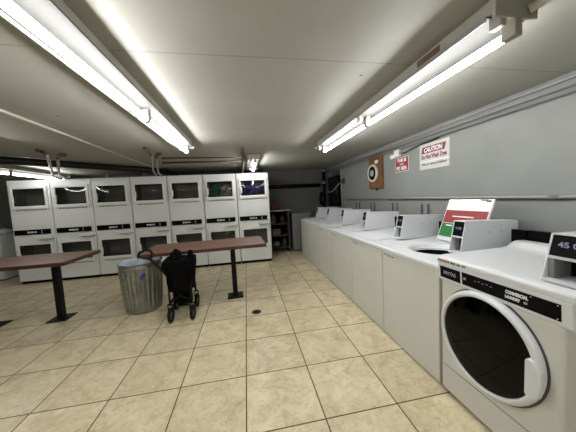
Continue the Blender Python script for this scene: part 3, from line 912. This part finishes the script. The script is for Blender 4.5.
# ------------------------------------------------------------------ wooden board with a dial
wb = thing('wall_plaque', 'brown wooden wall board carrying a round black dial with white rim', 'wall plaque', (XR, 3.75, 1.73))
MB().box(XR - .035, XR, 3.535, 3.945, 1.455, 2.000, .006).build('board', M['wood'], wb)
dc = (XR - .035, 3.80, 1.722)
MB().lathe([(.146, 0), (.146, -.020), (.140, -.028), (.120, -.028), (.116, -.020)], dc, 'x', 56).build('rim', M['ivory'], wb)
dl = MB().lathe([(.122, -.020), (.070, -.022), (1e-7, -.022)], dc, 'x', 56).build('dial_ring', M['black'], wb)
MB().lathe([(.054, -.021), (.050, -.032), (1e-7, -.034)], dc, 'x', 40).build('dial_face', M['dialgrey'], dl)
hn = MB(); hn.box(dc[0] - .038, dc[0] - .033, dc[1] - .004, dc[1] + .004, dc[2] - .01, dc[2] + .040); hn.box(dc[0] - .038, dc[0] - .033, dc[1] - .028, dc[1] + .008, dc[2] - .014, dc[2] - .006)
hn.build('pointer', M['black'], dl)
MB().blob((XR - .05, 3.665, 1.895), (.020, .050, .032), 3, .12, 3).build('bracket', M['ivory'], wb)
MB().box(XR - .025, XR - .005, 3.71, 3.75, 1.43, 1.457, .003).build('lower_clip', M['blackmatte'], wb)

# ------------------------------------------------------------------ water pipe along the right wall
wp = thing('water_pipe', 'grey pipe running level along the right wall above the washers', 'pipe', (XR, 2.4, 1.28))
pz, px_ = 1.279, XR - .024
MB().tube([(px_, -.3, pz), (px_, 5.04, pz + .02)], .0115, 10).build('pipe', M['railpaint'], wp)
for y in (1.36, 3.4): MB().tube([(px_, y - .03, pz + .002), (px_, y + .03, pz + .002)], .016, 10).build('coupling', M['wallconduit'], wp)
MB().box(XR - .012, XR - .002, -.3, 5.04, pz - .019, pz - .010).build('backing_strip', M['darkgrey'], wp)
for y in (1.95, 2.06, 2.57, 2.68, 3.17, 3.29, 3.80, 3.92, 4.36, 4.50):
    MB().tube([(px_, y, pz - .06), (px_, y, .93)], .0085, 8).build('branch_pipe', M['darkgrey'], wp)

# ------------------------------------------------------------------ ceiling pipes near the dryers
pipe('ceiling_conduit', [(-1.665, -2.6, 2.107), (-1.69, 2.07, 2.107), (-1.735, 4.95, 2.107)], .011, M['creampaint'], 'thin cream conduit running along the ceiling toward the dryers', 'conduit')
def smooth(pts, n=8):
    P = [Vector(p) for p in pts]; out = []
    P = [P[0] * 2 - P[1]] + P + [P[-1] * 2 - P[-2]]
    for i in range(1, len(P) - 2):
        for k in range(n):
            t = k / n
            a, b_, c, d = P[i - 1], P[i], P[i + 1], P[i + 2]
            out.append(.5 * ((2 * b_) + (c - a) * t + (2 * a - 5 * b_ + 4 * c - d) * t * t + (3 * b_ - a - 3 * c + d) * t ** 3))
    out.append(P[-2]); return out
def flex(pts, label):
    pts = smooth(pts)
    t = thing('flexible_pipe', label, 'pipe', tuple(pts[-1]), 'flexible pipes dropping to the dryers')
    k = len(pts) // 3
    MB().tube(pts[:k + 1], .020, 8).build('ceiling_elbow', M['rust'], t)
    MB().tube(pts[k:], .017, 8).build('hose', M['steel_pipe'], t)
    MB().box(pts[-1].x - .03, pts[-1].x + .03, pts[-1].y - .03, pts[-1].y + .03, DH, DH + .03, .004).build('fitting', M['darkgrey'], t)
flex([(-2.443, 3.399, 2.102), (-2.42, 3.45, 2.092), (-2.36, 3.42, 2.05), (-2.43, 3.553, 2.0), (-2.77, 4.071, 1.988), (-3.348, 4.962, 1.972), (-3.46, 5.27, 1.968)], 'leftmost bent pipe dropping from ceiling onto the second dryer')
flex([(-2.334, 3.718, 2.102), (-2.369, 3.678, 2.092), (-2.40, 3.66, 2.05), (-2.546, 3.881, 2.0), (-2.891, 4.402, 1.988), (-3.245, 4.985, 1.972), (-3.33, 5.27, 1.968)], 'bent pipe right of the leftmost one, above the second dryer')
flex([(-1.234, 3.365, 2.102), (-1.215, 3.452, 2.085), (-1.26, 3.651, 2.07), (-1.407, 4.087, 2.03), (-1.557, 4.544, 2.0), (-1.70, 5.05, 1.975), (-1.74, 5.27, 1.968)], 'bent pipe left of the two horizontal ceiling pipes, above middle dryers')
flex([(-1.153, 3.755, 2.102), (-1.212, 3.771, 2.095), (-1.289, 3.942, 2.08), (-1.402, 4.299, 2.03), (-1.529, 4.685, 2.0), (-1.605, 4.95, 1.975), (-1.65, 5.27, 1.968)], 'bent pipe joining the left ends of the horizontal ceiling pipes')
pipe('gas_pipe', [(-1.24, 4.02, 2.090), (-.03, 4.10, 2.090)], .012, M['rust'], 'nearer thin brown pipe running crosswise on the ceiling before the dryers', 'pipe', 'crosswise ceiling pipes')
pipe('gas_pipe', [(-1.36, 4.42, 2.082), (-.035, 4.42, 2.082)], .018, M['rust'], 'thicker dark brown pipe running crosswise on the ceiling before the dryers', 'pipe', 'crosswise ceiling pipes')
pipe('gas_pipe', [(.0, 3.46, 2.098), (.005, 4.2, 2.098), (-.01, 4.95, 2.06), (-.03, 5.30, 1.985), (-.03, 5.34, 1.972)], .019, M['rust'], 'brown pipe beside the short strip light, dropping onto the right dryers', 'pipe')
pipe('drain_pipe', [(-4.75, 2.50, 2.064), (-3.08, 3.83, 2.064), (-1.90, 5.06, 2.064), (-1.62, 5.45, 2.062), (-1.60, 6.34, 2.062)], .052, M['blackmatte'], 'thick black pipe slanting under the ceiling above the left dryers', 'pipe', seg=16)
pipe('exhaust_duct', [(-1.45, 6.05, 2.04), (.45, 6.05, 2.04)], .075, M['darkgrey'], 'dark duct lying behind the tops of the right dryers', 'duct', seg=16)
# lint boxes and vent stubs standing on the dryer tops
for x, y, lb in ((-2.72, 5.40, 'small pale pipe stub on top of the third dryer'), (-2.03, 5.40, 'small pale pipe stub on top of the middle dryers, left of the bent pipes')):
    s = thing('vent_stub', lb, 'vent', (x, y, DH), 'vent stubs on the dryer tops')
    MB().lathe([(.03, 0), (.03, .05), (.022, .055), (.022, .09), (1e-7, .092)], (x, y, DH), 'z', 20).build('stub', M['steel_pipe'], s)
    MB().lathe([(.042, 0), (.042, .012), (.03, .014)], (x, y, DH), 'z', 20).build('collar', M['darkgrey'], s)

# ------------------------------------------------------------------ dim alcove at the back
sh = thing('shelf_unit', 'dark shelf unit with grey top in the dim back alcove', 'shelf', (.56, 5.92, 0))
MB().box(.56, 1.10, 5.92, 6.34, 1.055, 1.085, .003).build('top_board', M['shelf_top'], sh)
for z in (.12, .42, .72): MB().box(.58, 1.04, 5.95, 6.33, z, z + .02).build('shelf', M['darkgrey'], sh)
for x in (.56, 1.02): MB().box(x, x + .025, 5.93, 6.33, 0, 1.055).build('side_panel', M['darkgrey'], sh)
MB().box(.585, 1.02, 6.32, 6.335, .02, 1.055).build('back_panel', M['gap'], sh)
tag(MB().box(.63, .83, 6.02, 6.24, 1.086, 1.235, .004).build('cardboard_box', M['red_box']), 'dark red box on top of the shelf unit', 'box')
def jug(x, y, z, h, r, m, label):
    t = thing('jug', label, 'jug', (x, y, z), 'jugs on the alcove shelves')
    MB().lathe([(1e-7, 0), (r, 0), (r, h * .6), (r * .45, h * .85), (r * .4, h * .9), (1e-7, h * .9)], (x, y, z), 'z', 20).build('body', m, t)
    MB().lathe([(r * .46, h * .9), (r * .46, h), (1e-7, h)], (x, y, z), 'z', 16).build('cap', M['darkgrey'], t)
jug(.66, 6.08, .741, .24, .06, M['tan'], 'dim grey jug on the upper shelf of the alcove unit, left')
jug(.90, 6.10, .741, .20, .055, M['darkgrey'], 'dim dark jug on the upper shelf of the alcove unit, right')
jug(.92, 6.08, .141, .22, .06, M['darkgrey'], 'dim dark jug on the lowest shelf of the alcove unit')
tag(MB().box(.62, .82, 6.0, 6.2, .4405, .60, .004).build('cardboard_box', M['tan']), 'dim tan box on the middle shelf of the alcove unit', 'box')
tag(MB().blob((.71, 6.1, .205), (.09, .09, .07), 4, .25, 3, 2, flat=.1405).build('rag_heap', M['hose_grey']), 'dim grey rag heap on the lowest shelf of the alcove unit', 'rags')
uc = thing('utility_cabinet', 'plain grey low cabinet between the shelf unit and the washers', 'cabinet', (1.13, 5.95, 0))
MB().box(1.13, 1.62, 5.96, 6.33, .03, .985, .004).build('body', M['cab_grey'], uc)
MB().box(1.145, 1.37, 5.945, 5.96, .06, .96, .003).build('door', M['cab_grey'], uc)
MB().box(1.38, 1.61, 5.945, 5.96, .06, .96, .003).build('door', M['cab_grey'], uc)
MB().box(1.14, 1.61, 5.98, 6.32, 0, .03).build('kick_plate', M['gap'], uc)
pipe('wall_pipe', [(-.2, YB - .06, 1.685), (2.0, YB - .06, 1.685)], .048, M['blackmatte'], 'thick black horizontal pipe on the back wall of the alcove', 'pipe', seg=16)
vp = thing('riser_pipe', 'black vertical pipe with pale clamps in the back right corner', 'pipe', (2.08, 6.15, 0))
MB().tube([(2.08, 6.15, .0), (2.08, 6.15, CEIL - .002)], .045, 14).build('pipe', M['blackmatte'], vp)
k = MB()
for z in (2.06, 1.74): k.tube([(2.08, 6.15, z - .03), (2.08, 6.15, z + .03)], .050, 14)
k.build('clamp', M['hose_grey'], vp)
hs = []
for i in range(60):
    a = 2 * PI * i / 20
    hs.append((1.95 + .05 * math.cos(a) + .01 * (i // 20), 6.00 - .012 * i / 10, 1.32 + .16 * math.sin(a)))
pipe('hose_coil', hs, .022, M['black'], 'black hose coil hanging in the back right corner', 'hose', seg=8)
ep = thing('electrical_panel', 'large black electrical panel on the far end of the right wall', 'electrical panel', (XR, 5.6, 1.5))
MB().box(XR - .07, XR - .002, 5.28, 5.98, 1.125, 1.845, .006).build('enclosure', M['black'], ep)
MB().box(XR - .078, XR - .07, 5.31, 5.95, 1.155, 1.815, .003).build('panel_door', M['blackmatte'], ep)
MB().box(XR - .086, XR - .078, 5.36, 5.40, 1.42, 1.52, .002).build('latch', M['darkgrey'], ep)
pipe('looped_cable', smooth([(XR - .105, 5.96, 1.52), (XR - .11, 5.8, 1.475), (XR - .11, 5.55, 1.49), (XR - .105, 5.35, 1.56), (XR - .06, 5.23, 1.66)]), .016, M['hose_grey'], 'grey cable drooping across the black electrical panel', 'cable', seg=8)
pipe('conduit', [(XR - .022, 5.20, .95), (XR - .022, 5.20, 1.965)], .020, M['conduit'], 'short vertical grey conduit beside the black electrical panel', 'conduit')
tag(MB().box(XR - .05, XR, 5.06, 5.16, 1.64, 1.75, .004).build('switch_box', M['darkgrey']), 'small dark switch box on the right wall near the electrical panel', 'switch box')
tag(MB().box(XR - .09, XR, 5.30, 5.62, 1.86, 1.968, .004).build('relay_box', M['darkgrey']), 'dark box under the conduits above the black electrical panel', 'electrical box')

# ------------------------------------------------------------------ far left corner
ap = thing('storage_cabinet', 'white cabinet at the far left edge, beyond the dryer row', 'cabinet', (-5.3, 5.65, 0))
MB().box(-5.75, -4.93, 5.70, 6.30, .02, .93, .006).build('body', M['dryer_white'], ap)
MB().box(-5.74, -5.345, 5.68, 5.70, .05, .90, .004).build('door', M['dryer_white'], ap)
MB().box(-5.335, -4.94, 5.68, 5.70, .05, .90, .004).build('door', M['dryer_white'], ap)
MB().box(-5.73, -4.95, 5.72, 6.28, 0, .02).build('kick_plate', M['gap'], ap)
tag(MB().blob((-5.16, 5.93, .985), (.24, .18, .075), 5, .25, 3, 2.4, flat=.932).build('cloth_heap', M['white_cloth']), 'crumpled white cloth on the white cabinet at the far left', 'cloth')

# ------------------------------------------------------------------ world, camera, view
w = bpy.data.worlds.new('World'); scene.world = w; w.use_nodes = True
w.node_tree.nodes['Background'].inputs[0].default_value = (.02, .02, .02, 1)
w.node_tree.nodes['Background'].inputs[1].default_value = 1.0

f_px = 238.69
cam = bpy.data.cameras.new('Camera'); co = bpy.data.objects.new('Camera', cam); COL.objects.link(co)
cam.sensor_fit = 'HORIZONTAL'; cam.sensor_width = 36.0; cam.lens = 36.0 * f_px / 576.0
cam.clip_start = .02; cam.clip_end = 60
yaw, pit, rol = CAMROT = (0.170484849, -0.0744657267, -0.0514596823)
fwd = Vector((math.sin(yaw) * math.cos(pit), math.cos(yaw) * math.cos(pit), math.sin(pit)))
right = Vector((math.cos(yaw), -math.sin(yaw), 0))
up = right.cross(fwd)
r_ = right * math.cos(rol) + up * math.sin(rol)
u_ = r_.cross(fwd)
mw = Matrix((r_, u_, -fwd)).transposed().to_4x4()
mw.translation = Vector((0, 0, 1.3737))
co.matrix_world = mw
scene.camera = co

scene.cycles.pixel_filter_width = 1.1
scene.view_settings.view_transform = 'Standard'
scene.view_settings.look = 'None'
scene.view_settings.gamma = 1.0
scene.view_settings.use_curve_mapping = False
scene.view_settings.exposure = 2.2
